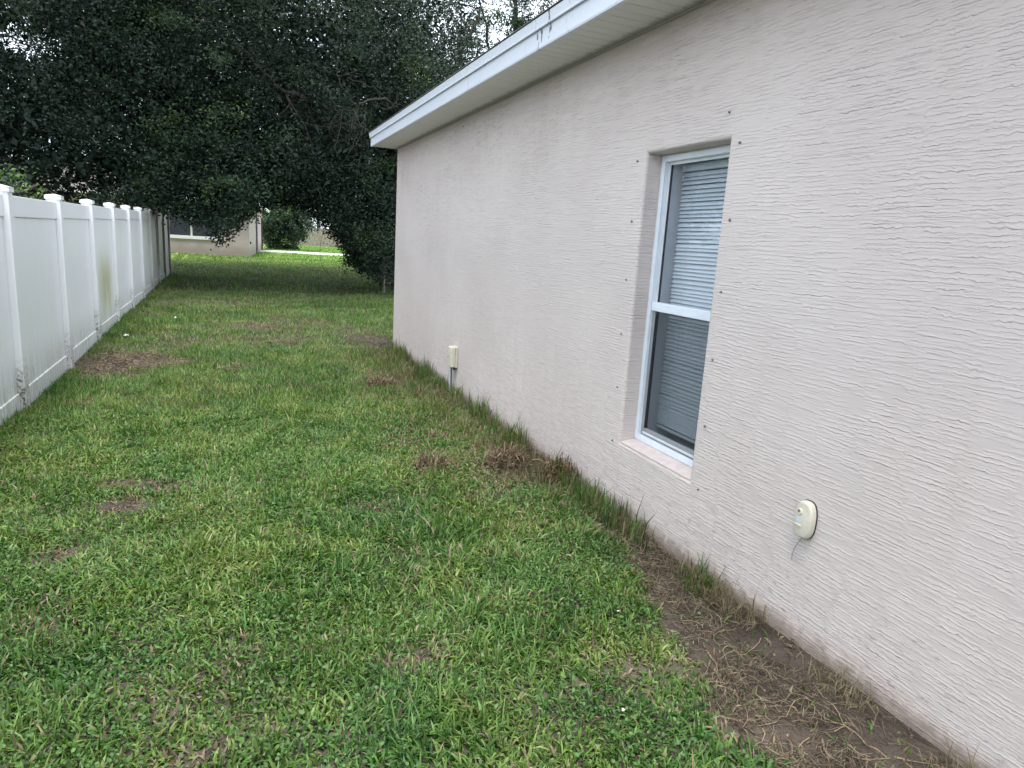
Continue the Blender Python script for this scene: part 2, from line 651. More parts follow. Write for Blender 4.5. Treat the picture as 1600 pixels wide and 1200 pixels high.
# smooth painted sill in the opening, sloping outwards
b = MB()
b.add([(W + .004, WY0 + .003, WZ0 + .004), (W + .004, WY1 - .003, WZ0 + .004), (W + .118, WY1 - .003, WZ0 + .022), (W + .118, WY0 + .003, WZ0 + .022),
       (W + .004, WY0 + .003, WZ0 - .006), (W + .004, WY1 - .003, WZ0 - .006), (W + .118, WY1 - .003, WZ0 - .006), (W + .118, WY0 + .003, WZ0 - .006)],
      [(0, 1, 2, 3), (0, 4, 5, 1), (1, 5, 6, 2), (3, 2, 6, 7), (0, 3, 7, 4)])
H(b, 'window_sill', M['sill'])

# eave: soffit, fascia, drip edge, roof
XF, ZS = 1.845, 2.868
b = MB()
# soffit panels: each groove a real step
pitch = .102
y = Y0
k = 0
while y < Y1 - .01:
    y2 = min(y + pitch, Y1 - .012)
    gl = .014 if k % 3 else .024
    b.add([(XF + .004, y + gl, ZS), (W - .002, y + gl, ZS), (W - .002, y2, ZS), (XF + .004, y2, ZS),
           (XF + .004, y, ZS + .016), (W - .002, y, ZS + .016)],
          [(0, 1, 2, 3), (0, 4, 5, 1)])
    b.add([(XF + .004, y2, ZS), (W - .002, y2, ZS), (W - .002, y2, ZS + .016), (XF + .004, y2, ZS + .016)], [(0, 1, 2, 3)])
    y += pitch
    k += 1
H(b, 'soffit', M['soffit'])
b = MB()
for xx in (W - .016,):
    b.box(xx, W - .001, Y0, Y1 - .014, ZS - .012, ZS - .001)
H(b, 'soffit_channel', M['soffit'])
b = MB().box(XF, XF + .02, Y0, Y1 + .012, ZS - .004, 3.0)
b.box(XF + .002, XF + .024, Y0, Y1, ZS - .012, ZS - .004)
H(b, 'fascia', M['fascia'])
# closed end of the boxed eave
b = MB().box(XF + .02, W + .0, Y1 - .012, Y1 + .010, ZS - .006, 3.0)
H(b, 'eave_end', M['fascia'])
b = MB()
b.add([(XF - .012, Y0, 2.972), (XF - .012, Y1 + .02, 2.972), (XF - .022, Y1 + .05, 3.036), (XF - .022, Y0, 3.036),
       (XF + .03, Y0, 3.05), (XF + .03, Y1 + .05, 3.05), (XF + .001, Y0, 2.980), (XF + .001, Y1 + .02, 2.980)],
      [(0, 1, 2, 3), (3, 2, 5, 4), (0, 6, 7, 1), (1, 7, 5, 2)])
b.tube([(XF - .013, Y0, 2.973), (XF - .013, Y1 + .02, 2.973)], .006, 6)
H(b, 'drip_edge', M['fascia'])
rx, rz = 6.6, 3.046 + (6.6 - XF) * .36
b = MB()
ex = XF - .027
for s, xa, xb in ((0, ex, rx), (1, 2 * rx - ex, rx)):
    za = 3.043
    b.add([(xa, Y0 - .05, za), (xb, Y0 - .05, rz), (xb, Y1 + .06, rz), (xa, Y1 + .06, za),
           (xa, Y0 - .05, za + .006), (xb, Y0 - .05, rz + .03), (xb, Y1 + .06, rz + .03), (xa, Y1 + .06, za + .006)],
          [(0, 1, 2, 3), (4, 7, 6, 5), (0, 3, 7, 4), (0, 4, 5, 1), (3, 2, 6, 7)])
H(b, 'roof', M['shingle'])
for yy, dd in ((Y0 + .001, 1), (Y1 - .013, -1)):
    H(MB().add([(W, yy, ZT), (X2, yy, ZT), (X2, yy, 3.0), (rx, yy, rz - .02), (W, yy, 3.17)], [(0, 1, 2, 3, 4)]), 'gable', M['stucco'])

# a room behind the window
b = MB()
x0, x1, y0, y1, z0, z1 = W + .166, W + 3.2, 1.2, 5.4, .05, 2.6
b.add([(x0, y0, z0), (x1, y0, z0), (x1, y1, z0), (x0, y1, z0), (x0, y0, z1), (x1, y0, z1), (x1, y1, z1), (x0, y1, z1)],
      [(0, 1, 2, 3), (4, 7, 6, 5), (0, 4, 5, 1), (1, 5, 6, 2), (2, 6, 7, 3)])
H(b, 'interior_wall', M['room'])

# ---- window: outer frame is the part, everything in it a sub-part
FX = W + .104
fy0, fy1, fz0, fz1 = WY0 + .004, WY1 - .004, WZ0 + .023, WZ1 - .004
fw = .036
b = MB()
b.box(FX, FX + .05, fy0, fy0 + fw, fz0, fz1)
b.box(FX, FX + .05, fy1 - fw, fy1, fz0, fz1)
b.box(FX, FX + .05, fy0 + fw, fy1 - fw, fz1 - fw, fz1)
b.box(FX, FX + .05, fy0 + fw, fy1 - fw, fz0, fz0 + fw)
window = H(b, 'window', M['frame'], bevel=.003)
window['label'] = 'tall white framed sash window with closed blind in deep reveal'


def WN(b, name, mat, **k):
    o = b.build(name, mat, window, **k)
    return o


iy0, iy1, iz0, iz1 = fy0 + fw, fy1 - fw, fz0 + fw, fz1 - fw
WN(MB().box(FX + .004, FX + .046, iy0 - .002, iy1 + .002, 1.285, 1.338), 'meeting_rail', M['frame'], bevel=.004)
# upper sash stays, dark gasket lines
b = MB()
for yy in (iy0, iy1 - .016):
    b.box(FX + .030, FX + .046, yy, yy + .016, 1.338, iz1)
b.box(FX + .030, FX + .046, iy0 + .016, iy1 - .016, iz1 - .016, iz1)
WN(b, 'upper_sash', M['jamb'])
for yy in (iy0 + .016, iy1 - .022):
    WN(MB().box(FX + .034, FX + .045, yy, yy + .006, 1.338, iz1 - .016), 'gasket', M['dark'])
b = MB()
for yy in (iy0, iy1 - .026):
    b.box(FX + .020, FX + .045, yy, yy + .026, iz0, 1.285)
b.box(FX + .020, FX + .045, iy0 + .026, iy1 - .026, iz0, iz0 + .045)
b.box(FX + .012, FX + .03, iy0 + .026, iy1 - .026, iz0 + .012, iz0 + .024)
WN(b, 'lower_sash', M['jamb'], bevel=.002)
for yy in (iy0 + .026, iy1 - .034):
    WN(MB().box(FX + .022, FX + .040, yy, yy + .008, iz0 + .045, 1.285), 'gasket', M['dark'])
for yy in (iy0 + .05, iy1 - .07):
    WN(MB().box(FX + .004, FX + .017, yy, yy + .022, 1.262, 1.284), 'sash_latch', M['dark'], bevel=.003)
WN(MB().box(FX + .037, FX + .041, iy0 + .014, iy1 - .014, 1.330, iz1 - .012), 'upper_pane', M['glass'])
WN(MB().box(FX + .032, FX + .036, iy0 + .024, iy1 - .024, iz0 + .04, 1.288), 'lower_pane', M['glass'])
b = MB().add([(FX + .018, iy0 + .001, iz0), (FX + .018, iy1 - .001, iz0), (FX + .018, iy1 - .001, 1.284), (FX + .018, iy0 + .001, 1.284)], [(0, 1, 2, 3)])
WN(b, 'insect_screen', M['screen'])
# inner reveal behind the glass
b = MB()
xa, xb = FX + .052, FX + .26
b.box(xa, xb, fy1 - .02, fy1, fz0, fz1)
b.box(xa, xb, fy0, fy0 + .02, fz0, fz1)
b.box(xa, xb, fy0 + .02, fy1 - .02, fz1 - .02, fz1)
b.box(xa, xb, fy0 + .02, fy1 - .02, fz0, fz0 + .02)
WN(b, 'inner_reveal', M['jamb'])
# blind
BX = FX + .135
sy0, sy1 = fy0 + .026, fy1 - .042
WN(MB().box(BX - .018, BX + .02, sy0, sy1, iz1 - .045, iz1 - .008), 'blind_headrail', M['blind'], bevel=.003)
slat_me = None
zz = iz1 - .062
n_sl = 0
while zz > iz0 + .062:
    if slat_me is None:
        b = MB()
        prof = [(-.0095, -.0125), (-.0065, -.006), (-.001, .001), (.005, .0075), (.0095, .0125)]
        n = len(prof)
        vs = [(p[0], sy0, p[1]) for p in prof] + [(p[0], sy1, p[1]) for p in prof]
        b.add(vs, [(i, i + 1, n + i + 1, n + i) for i in range(n - 1)])
        slat_me = b.mesh('slat')
        slat_me.materials.append(M['blind'])
        slat_me.polygons.foreach_set('use_smooth', [True] * len(slat_me.polygons))
    o = link('slat', slat_me, None, window)
    # slats lean a little differently, the lowest bunch up
    o.location = (BX, 0, zz)
    o.rotation_euler = (random.uniform(-.0012, .0012) + (.008 if n_sl > 58 else 0), random.uniform(-.015, .015), 0)
    zz -= .0235 if n_sl < 60 else .014
    n_sl += 1
WN(MB().box(BX - .011, BX + .011, sy0, sy1, zz - .004, zz + .014), 'blind_bottom_rail', M['blind'], bevel=.003)
b = MB()
for yy in (sy0 + .12, sy1 - .12):
    b.tube([(BX - .013, yy, zz), (BX - .013, yy, iz1 - .04)], .0011, 4)
WN(b, 'ladder_cord', M['blind'])
# bead of caulk round the frame
b = MB()
b.box(FX - .004, FX + .004, fy1 - .001, fy1 + .003, fz0, fz1)
b.box(FX - .004, FX + .004, fy0, fy1, fz1 - .001, fz1 + .003)
WN(b, 'caulk', M['bead'])

# shutter anchors round the window, a nail and a couple of old fixings
anch = None
spots = [(3.588, 2.148), (3.592, 1.802), (3.594, 1.455), (3.592, 1.122), (3.58, .787), (3.579, .441),
         (2.706, 2.156), (2.71, 1.802), (2.709, 1.457), (2.711, 1.117), (2.708, .771), (2.702, .431), (2.806, 2.306), (6.99, 2.78)]
for y_, z_ in spots:
    if anch is None:
        b = MB()
        b.tube([(0, 0, 0), (-.004, 0, 0)], [.0085, .0085], 10)
        b.tube([(-.004, 0, 0), (-.010, 0, 0), (-.012, 0, 0)], [.0055, .0055, .003], 6)
        anch = b.mesh('anchor_bolt')
        anch.materials.append(M['metal'])
    o = link('anchor_bolt', anch, None, house)
    o.matrix_parent_inverse = p_inv(house)
    o.scale = (.8, random.uniform(.62, .85), random.uniform(.62, .85))
    o.location = (W - .0008, y_, z_)
    o.rotation_euler = (random.uniform(0, 6), random.uniform(-.2, .2), random.uniform(-.2, .2))

# ------------------------------------------------------------------ things on the wall
ub = empty('utility_box', (W, 6.90, .27), 'small cream utility box with cables low on the far wall', 'utility box')
b = MB().box(-.028, -.002, -.072, .072, .02, .245)
b.build('back_box', M['cream'], ub, bevel=.004)
b = MB().box(-.078, -.030, -.068, .068, .024, .240)
b.build('cover', M['creamy'], ub, bevel=.008)
b = MB().tube([(-.079, .03, .13), (-.084, .03, .13)], .008, 8)
b.build('screw', M['metal'], ub)
b = MB().tube([(-.03, -.045, .02), (-.03, -.045, -.005)], .016, 8)
b.build('cable_gland', M['dark'], ub)
b = MB().tube([(-.045, .0, .02), (-.045, .0, -.12), (-.040, .004, -.31)], .0085, 6)
b.build('cable', M['bluecable'], ub)
b = MB().tube([(-.050, .035, .02), (-.051, .037, -.1), (-.046, .03, -.31)], .006, 6)
b.build('cable', M['whitecable'], ub)

sc_ = empty('cable_cover', (W, 1.985, .48), 'oval cream plastic cover with pale sticker low on the near wall', 'cable cover')


def oval(w, h, x0, x1, round_in, n=28, e=2.9, z0=0.0):
    """superellipse plate in the y-z plane from x0 (wall) to x1 (front), shoulder rounded"""
    b = MB()
    rings = [(x0, 1.0)]
    for k in range(6):
        a = k / 5 * math.pi / 2
        rings.append((x1 + round_in * (1 - math.sin(a)), 1.0 - (1 - math.cos(a)) * round_in / (w / 2) * .8))
    o = 0
    for (x, s) in rings:
        for k in range(n):
            a = 2 * math.pi * k / n
            cy, cz = math.cos(a), math.sin(a)
            yy = math.copysign(abs(cy) ** (2 / e), cy) * w / 2 * s
            zz_ = math.copysign(abs(cz) ** (2 / 2.4), cz) * (h / 2 - (1 - s) * w / 2)
            b.v.append((x, yy, h / 2 + zz_ + z0))
    for i in range(len(rings) - 1):
        for k in range(n):
            k2 = (k + 1) % n
            b.f.append((i * n + k, i * n + k2, (i + 1) * n + k2, (i + 1) * n + k))
    b.f.append(tuple((len(rings) - 1) * n + k for k in range(n)))
    return b


oval(.096, .168, -.0005, -.006, .002).build('gasket', M['dark'], sc_, smooth=False)
body = oval(.092, .163, -.006, -.034, .014, z0=.002)
body.build('cover', M['creamy'], sc_, smooth=True)
b = MB().box(-.0375, -.031, .002, .034, .050, .060)
b.build('ridge', M['creamy'], sc_, bevel=.0016)
b = MB().tube([(-.031, .017, .116), (-.039, .017, .116)], [.015, .012], 14)
b.build('boss', M['creamy'], sc_, smooth=False)
b = MB().tube([(-.0385, .018, .118), (-.0396, .018, .118)], .0065, 10)
b.build('screw_hole', M['metal'], sc_)
b = MB().add([(-.0349, .006, .070), (-.0349, .028, .070), (-.0349, .028, .092), (-.0349, .006, .092), (-.0330, .006, .070), (-.0330, .028, .070), (-.0330, .028, .092), (-.0330, .006, .092)],
             [(0, 1, 2, 3), (0, 4, 5, 1), (1, 5, 6, 2), (2, 6, 7, 3), (3, 7, 4, 0)])
b.build('sticker', M['sticker'], sc_)
b = MB().tube([(-.008, .004, .004), (-.012, .016, -.022), (-.012, .036, -.062), (-.007, .048, -.095), (-.003, .052, -.125)], [.0012, .0012, .0011, .0009, .0006], 5)
b.build('wire', M['wire'], sc_)

# ------------------------------------------------------------------ the white vinyl fence
FANG = .006
fence = empty('vinyl_fence', (-1.69, 6.70, 0), 'long white vinyl privacy fence with capped posts and algae stains', 'fence', rz=FANG)
SP = 1.86
post_me = cap_me = board_me = None
for k in range(-4, 10):
    ly = k * SP
    wz = float(np.interp(6.7 + ly, [-500, 8, 24, 35, 60], [0, 0, .15, .30, .36]))
    # meshes keep local coordinates, so the stain pattern of the material runs on along the fence
    tilt = random.uniform(-.004, .004)
    p = MB().box(-.0635, .0635, ly - .0635, ly + .0635, wz - .15, wz + 1.80).build('post', M['postvinyl'], fence, bevel=.006)
    b = MB()
    q = .073
    b.box(-q, q, ly - q, ly + q, wz + 1.795, wz + 1.832)
    b.add([(-q - .004, ly - q - .004, wz + 1.832), (q + .004, ly - q - .004, wz + 1.832), (q + .004, ly + q + .004, wz + 1.832), (-q - .004, ly + q + .004, wz + 1.832), (0, ly, wz + 1.850)],
          [(0, 1, 4), (1, 2, 4), (2, 3, 4), (3, 0, 4), (3, 2, 1, 0)])
    b.build('post_cap', M['vinyl'], p)
    if k == 9:
        break
    wz2 = float(np.interp(6.7 + ly + SP / 2, [-500, 8, 24, 35, 60], [0, 0, .15, .30, .36]))
    a0, a1 = ly + .0637, ly + SP - .0637
    MB().box(-.024, .024, a0, a1, wz2 + 1.60, wz2 + 1.772).build('top_rail', M['vinyl'], fence, bevel=.004)
    MB().box(-.024, .024, a0, a1, wz2 - .05, wz2 + .158).build('bottom_rail', M['vinyl'], fence, bevel=.004)
    nb = 6
    bw = (a1 - a0) / nb
    for j in range(nb):
        jj = random.uniform(-.0007, .0007)
        MB().box(-.011 + jj, .011 + jj, a0 + j * bw + .0006, a0 + (j + 1) * bw - .0006, wz2 + .14, wz2 + 1.62).build('board', M['vinyl'], fence, bevel=.0022, seg=1)

# ------------------------------------------------------------------ the neighbour's house behind the trees
NHY, NHX = 35.0, .78
gzn = .30
nh = empty('neighbour_house', (NHX, NHY, gzn), 'grey pink block house under the trees behind the fence end', 'house', rz=-.085)
b = MB()
xl, yb, zt = -13.0, 13.0, 2.55
wx0, wx1, wz0_, wz1_ = -3.55, -1.45, .80, 1.95
gx = [xl, wx0, wx1, 0.0]
gzz = [-.3, wz0_, wz1_, zt]
vs, fs = [], []
for x in gx:
    for z in gzz:
        vs.append((x, 0, z))
for i in range(3):
    for j in range(3):
        if (i, j) != (1, 1):
            fs.append((i * 4 + j, (i + 1) * 4 + j, (i + 1) * 4 + j + 1, i * 4 + j + 1))
b.add(vs, fs)
b.add([(wx0, 0, wz0_), (wx1, 0, wz0_), (wx1, 0, wz1_), (wx0, 0, wz1_), (wx0, .1, wz0_), (wx1, .1, wz0_), (wx1, .1, wz1_), (wx0, .1, wz1_)],
      [(0, 1, 5, 4), (1, 2, 6, 5), (2, 3, 7, 6), (3, 0, 4, 7)])
b.add([(0, 0, -.3), (0, yb, -.3), (0, yb, zt), (0, 0, zt), (xl, 0, -.3), (xl, yb, -.3), (xl, yb, zt), (xl, 0, zt)],
      [(0, 1, 2, 3), (1, 5, 6, 2), (5, 4, 7, 6)])
b.build('wall', M['block'], nh)
b = MB()
fwd = .055
b.box(wx0, wx0 + fwd, .03, .09, wz0_, wz1_)
b.box(wx1 - fwd, wx1, .03, .09, wz0_, wz1_)
b.box(wx0 + fwd, wx1 - fwd, .03, .09, wz1_ - fwd, wz1_)
b.box(wx0 + fwd, wx1 - fwd, .03, .09, wz0_, wz0_ + fwd)
b.box(-2.53, -2.45, .035, .085, wz0_ + fwd, wz1_ - fwd)
nw = b.build('window', M['white'], nh)
for x0_, x1_ in ((wx0 + fwd, -2.53), (-2.45, wx1 - fwd)):
    MB().box(x0_, x1_, .055, .065, wz0_ + fwd, wz1_ - fwd).build('pane', M['farglass'], nw)
MB().box(wx0 - .06, wx1 + .06, -.07, .028, wz0_ - .10, wz0_ - .002).build('sill', M['white'], nw, bevel=.01)
b = MB()
b.add([(xl - .4, -.45, zt), (.42, -.45, zt), (.42, yb + .4, zt), (xl - .4, yb + .4, zt), (-4.5, 4.2, zt + 1.7), (-4.5, yb - 4, zt + 1.7), (xl + 4.2, 4.2, zt + 1.7), (xl + 4.2, yb - 4, zt + 1.7)],
      [(0, 1, 4, 6), (1, 2, 5, 4), (2, 3, 7, 5), (3, 0, 6, 7), (4, 5, 7, 6)])
rf = b.build('roof', M['shingle'], nh)
b = MB()
b.box(xl - .4, .42, -.47, -.45, zt - .13, zt + .03)
b.box(.42, .44, -.47, yb + .4, zt - .13, zt + .03)
b.add([(xl - .4, -.45, zt - .01), (.42, -.45, zt - .01), (.42, yb + .4, zt - .01), (xl - .4, yb + .4, zt - .01)], [(0, 1, 2, 3)])
b.build('fascia', M['white'], rf)
b = MB().tube([(.05, 5.6, -.02), (.05, 5.6, zt - .05)], .045, 8)
b.build('downspout', M['wire'], nh)
b = MB().box(.002, .05, 11.4, 11.5, -.05, 2.05).box(.002, .05, 12.4, 12.5, -.05, 2.05)
b.build('door_frame', M['stick'], nh)
b = MB().box(.002, .06, .55, .68, .62, .72)
b.build('outlet_cover', M['dark'], nh)

# ------------------------------------------------------------------ leaves and trees
GREEN = np.array([[.008, .020, .012], [.012, .029, .0165], [.020, .043, .021], [.034, .066, .027]])
LIME = np.array([[.10, .17, .03], [.075, .13, .028]])


def leaves(centers, length, width, cols, droop=.3, r=None):
    r = r or rng
    n = len(centers)
    az = r.uniform(0, 2 * np.pi, n)
    el = r.normal(-droop, .55, n)
    d = np.stack([np.cos(az) * np.cos(el), np.sin(az) * np.cos(el), np.sin(el)], 1)
    u = r.normal(0, 1, (n, 3))
    u[:, 2] *= .5
    s = np.cross(d, u)
    s /= np.linalg.norm(s, axis=1)[:, None] + 1e-9
    nrm = np.cross(s, d)
    L = (length * r.uniform(.65, 1.35, n))[:, None]
    Wd = (width * r.uniform(.7, 1.3, n))[:, None]
    p0 = centers - d * L * .5
    p2 = centers + d * L * .5 - nrm * L * .06
    p1 = centers + s * Wd * .5 + nrm * Wd * .10 - d * L * .04
    p3 = centers - s * Wd * .5 + nrm * Wd * .10 - d * L * .04
    v = np.stack([p0, p1, p2, p3], 1).reshape(-1, 3)
    f = np.arange(n * 4).reshape(n, 4)
    return v, f, np.repeat(cols, 4, 0)


def clump_cloud(cc, per, rad, r, flat=.62):
    """leaf centres in sprays round the clump centres"""
    n = len(cc) * per
    base = np.repeat(cc, per, 0)
    sc = np.repeat(r.uniform(.6, 1.35, len(cc)) * rad, per)[:, None]
    # each clump: a few twigs, leaves along them
    tw = 9
    tdir = r.normal(0, 1, (len(cc), tw, 3))
    tdir[:, :, 2] = tdir[:, :, 2] * .7 - .15
    tdir /= np.linalg.norm(tdir, axis=2)[:, :, None]
    which = r.integers(0, tw, (len(cc), per))
    td = np.take_along_axis(tdir, which[:, :, None], 1).reshape(n, 3)
    t = r.beta(1.6, 1.2, n)[:, None]
    p = base + td * t * sc * 1.15 + r.normal(0, .17, (n, 3)) * sc
    p[:, 2] -= (t[:, 0] ** 2) * sc[:, 0] * .22
    return p


def leafcols(nc, per, r, lime=.02, base=1.0, pal=GREEN):
    k = r.uniform(0, len(pal) - 1.001, nc)
    i = k.astype(int)
    f = (k - i)[:, None]
    c = pal[i] * (1 - f) + pal[i + 1] * f
    c = np.repeat(c, per, 0) * r.uniform(.7, 1.35, (nc * per, 1)) * base
    pick = np.repeat(r.random(nc) < lime, per) & (r.random(nc * per) < .6)
    c[pick] = LIME[r.integers(0, 2, pick.sum())] * r.uniform(.7, 1.1, (pick.sum(), 1))
    return c


def limb(b, pts, r0, r1, n=8, sub=5, wob=.05, r=None):
    r = r or rng
    P = np.array(pts, float)
    t = np.linspace(0, len(P) - 1, (len(P) - 1) * sub + 1)
    out = []
    for q in t:
        i = min(int(q), len(P) - 2)
        f = q - i
        p0, p1, p2, p3 = P[max(i - 1, 0)], P[i], P[i + 1], P[min(i + 2, len(P) - 1)]
        out.append(.5 * (2 * p1 + (p2 - p0) * f + (2 * p0 - 5 * p1 + 4 * p2 - p3) * f * f + (3 * p1 - p0 - 3 * p2 + p3) * f ** 3))
    out = np.array(out)
    out[1:-1] += r.normal(0, wob, (len(out) - 2, 3))
    rad = np.linspace(r0, r1, len(out)) * r.uniform(.9, 1.1, len(out))
    b.tube([tuple(p) for p in out], list(rad), n)
    return out


def hang_limit(x, y):
    """how low the leaves hang (world metres) across the passage between fence and house"""
    z = np.interp(x, [-3.0, -1.9, -1.5, -1.1, -.6, -.35, 0, .25, .8, 1.3, 1.7, 2.1, 2.6, 3.1, 3.6, 4.5, 6],
                  [1.6, 1.95, 2.0, 1.72, 1.7, 1.28, 1.28, 1.75, 2.25, 2.42, 2.32, 2.15, 1.72, 1.0, .5, .5, .8])
    return np.where(y > 21.5, np.maximum(z + .2, 2.45), z)


def crown_points(n, ells, r, shell=.55):
    """clump centres spread through a union of ellipsoids, denser near the skin"""
    vol = np.array([e[3] * e[4] * e[5] for e in ells]) ** .8
    k = r.choice(len(ells), n, p=vol / vol.sum())
    E = np.array(ells)[k]
    d = r.normal(0, 1, (n, 3))
    d /= np.linalg.norm(d, axis=1)[:, None]
    rr = 1 - (1 - r.random(n) ** .5) * (1 - shell) * 1.6
    rr = np.clip(rr, .1, 1.0) * r.uniform(.9, 1.06, n)
    return E[:, :3] + d * E[:, 3:6] * rr[:, None]


def tree(name, label, root, limbs, ells, n_cl, per, rad, leaf, seed, group=None, lime=.02, low=None, core=0, core_size=.26, holes=(), base=1.0, pal=GREEN, keep=None, extra=None):
    r = np.random.default_rng(seed)
    rt = empty(name, root, label, 'tree', group)
    R0 = np.array(root, float)
    b = MB()
    ends = []
    for pts, ra, rb_ in limbs:
        o = limb(b, pts, ra, rb_, 9 if ra > .12 else 6, r=r)
        ends.append(o)
    cc = crown_points(n_cl, ells, r)
    if low is not None:
        cc = cc[cc[:, 2] > low(cc[:, 0], cc[:, 1]) + .15]
    if extra is not None:
        cc = np.concatenate([cc, extra(r)])
    for h in holes:
        dd = np.linalg.norm((cc - np.array(h[:3])) / np.array(h[3:6]), axis=1)
        cc = cc[dd > 1]
    if keep is not None:
        cc = cc[keep(cc)]
    # thin boughs from the limbs out to some of the clumps
    allp = np.concatenate(ends)
    for p in cc[r.permutation(len(cc))[:min(120, len(cc) // 5)]]:
        j = np.argmin(np.linalg.norm(allp - p, axis=1) + r.uniform(0, 1.2, len(allp)))
        a = allp[j]
        if np.linalg.norm(p - a) > 2.2:
            continue
        mid = (a + p) / 2 + r.normal(0, .25, 3)
        limb(b, [a, mid, p], .022, .006, 5, 3, .04, r)
    b.v = [tuple(np.array(v) - R0) for v in b.v]
    b.build('trunk', M['bark'], rt, smooth=True)
    P = clump_cloud(cc, per, rad, r)
    C = leafcols(len(cc), per, r, lime, base, pal)
    C *= np.repeat(.7 + 1.3 * np.clip(fbm(cc[:, 0] * .7 + cc[:, 1] * .3, cc[:, 2] * .8 + cc[:, 1] * .4, 5) - .25, 0, .7), per)[:, None]
    if low is not None:
        ok = P[:, 2] > low(P[:, 0], P[:, 1]) - r.exponential(.10, len(P))
        P, C = P[ok], C[ok]
    v, f, c = leaves(P, leaf[0], leaf[1], C, r=r)
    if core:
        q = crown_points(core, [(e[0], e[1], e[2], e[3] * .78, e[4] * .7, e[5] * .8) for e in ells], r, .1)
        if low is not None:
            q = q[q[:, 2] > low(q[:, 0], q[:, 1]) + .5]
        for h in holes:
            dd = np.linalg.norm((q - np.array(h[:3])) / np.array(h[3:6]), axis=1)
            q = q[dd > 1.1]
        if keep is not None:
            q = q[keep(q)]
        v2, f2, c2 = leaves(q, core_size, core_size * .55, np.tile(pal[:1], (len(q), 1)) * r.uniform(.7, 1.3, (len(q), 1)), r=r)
        v = np.concatenate([v, v2])
        f = np.concatenate([f, f2 + f.max() + 1])
        c = np.concatenate([c, c2])
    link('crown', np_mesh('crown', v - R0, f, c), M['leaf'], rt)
    return rt


def skirt(r):
    n = 240
    x = r.uniform(-2.3, 4.2, n)
    y = r.uniform(17.6, 21.2, n)
    return np.stack([x, y, hang_limit(x, y) + .12 + 1.1 * r.random(n)], 1)


oak_ells = [(2.2, 22.0, 6.0, 5.2, 5.6, 4.2), (0.2, 20.5, 4.2, 3.6, 4.2, 2.6), (4.6, 21.5, 4.6, 3.0, 4.4, 3.6),
            (1.0, 24.5, 8.6, 5.0, 4.5, 3.6), (5.6, 24.0, 8.2, 3.0, 4.0, 3.2), (-1.6, 21.5, 6.8, 3.4, 4.6, 3.8), (2.8, 19.2, 3.2, 2.2, 2.0, 1.6), (-.4, 18.8, 2.7, 2.6, 1.9, 1.35), (1.2, 18.4, 3.3, 2.4, 2.0, 1.4), (3.4, 19.8, 2.0, 1.5, 1.3, 1.7), (1.0, 16.2, 9.6, 5.0, 4.2, 2.6)]
tree('live_oak', 'broad dark live oak arching low over the lawn behind the house corner', (6.4, 23.2, float(terrain(6.4, 23.2)) - .1),
     [([(6.4, 23.2, 0), (6.3, 23.2, 1.2), (6.0, 23.1, 2.6), (5.3, 23, 4.5), (4.6, 23.4, 7), (4.0, 23.8, 9.5)], .48, .10),
      ([(6.3, 23.2, 1.3), (5.0, 22.9, 2.1), (3.2, 22.5, 2.65), (1.4, 22.2, 2.75), (-.4, 21.6, 2.9), (-2.0, 21.0, 3.6)], .22, .05),
      ([(6.0, 23.1, 2.6), (4.4, 21.5, 4.0), (2.6, 19.6, 4.8), (1.0, 18.0, 5.0)], .20, .04),
      ([(5.3, 23.0, 4.5), (3.0, 22.6, 6.0), (.6, 22.0, 7.0), (-2.2, 21.6, 7.4)], .18, .04),
      ([(5.3, 23.0, 4.5), (6.6, 22.4, 6.6), (7.4, 22.0, 8.8)], .16, .04)],
     oak_ells, 1300, 215, .62, (.078, .040), 11, 'oaks behind the lawn', lime=.035, low=hang_limit, extra=skirt, core=52000, core_size=.17)

ell2 = [(-6.4, 21.0, 5.6, 5.0, 5.0, 4.4), (-3.6, 20.0, 4.6, 3.0, 4.2, 3.4), (-6.0, 23.5, 9.0, 5.4, 4.6, 3.8), (-9.6, 21, 5.0, 4.0, 5, 4.2), (-3.0, 22.0, 8.2, 3.2, 4.2, 3.4), (-4.4, 17.6, 3.2, 2.4, 2.2, 2.0), (-2.6, 18.5, 2.9, 1.8, 2.2, 1.5), (-5.0, 16.4, 9.4, 4.6, 4.0, 2.6)]


def low2(x, y):
    return np.where(x > -2.6, hang_limit(x, y) + .1, .9)


tree('live_oak', 'dark live oak with dense foliage rising behind the white fence', (-6.8, 22.0, .05),
     [([(-6.8, 22, 0), (-6.7, 22, 2), (-6.5, 22.2, 4.5), (-6.2, 22.6, 8), (-6, 22.8, 10.5)], .42, .08),
      ([(-6.7, 22, 2.0), (-5.2, 21, 3.4), (-3.6, 20, 4.4), (-2.4, 19.2, 4.6)], .2, .04),
      ([(-6.6, 22, 3.2), (-8.4, 21, 4.8), (-10.2, 20.4, 5.6)], .18, .04),
      ([(-6.4, 22.2, 5), (-4.6, 21.6, 6.8), (-3.2, 21.2, 8.2)], .16, .04)],
     ell2, 1250, 205, .62, (.078, .040), 23, 'oaks behind the lawn', lime=.015, low=low2, core=52000, core_size=.17,
     holes=[(-4.3, 20.0, 5.75, .8, 2.2, .6), (-5.2, 24.0, 6.6, .9, 2.2, .7), (-3.45, 16.2, 4.9, .6, 2.0, .5), (-6.1, 27.6, 7.4, 1.0, 2, .75)])

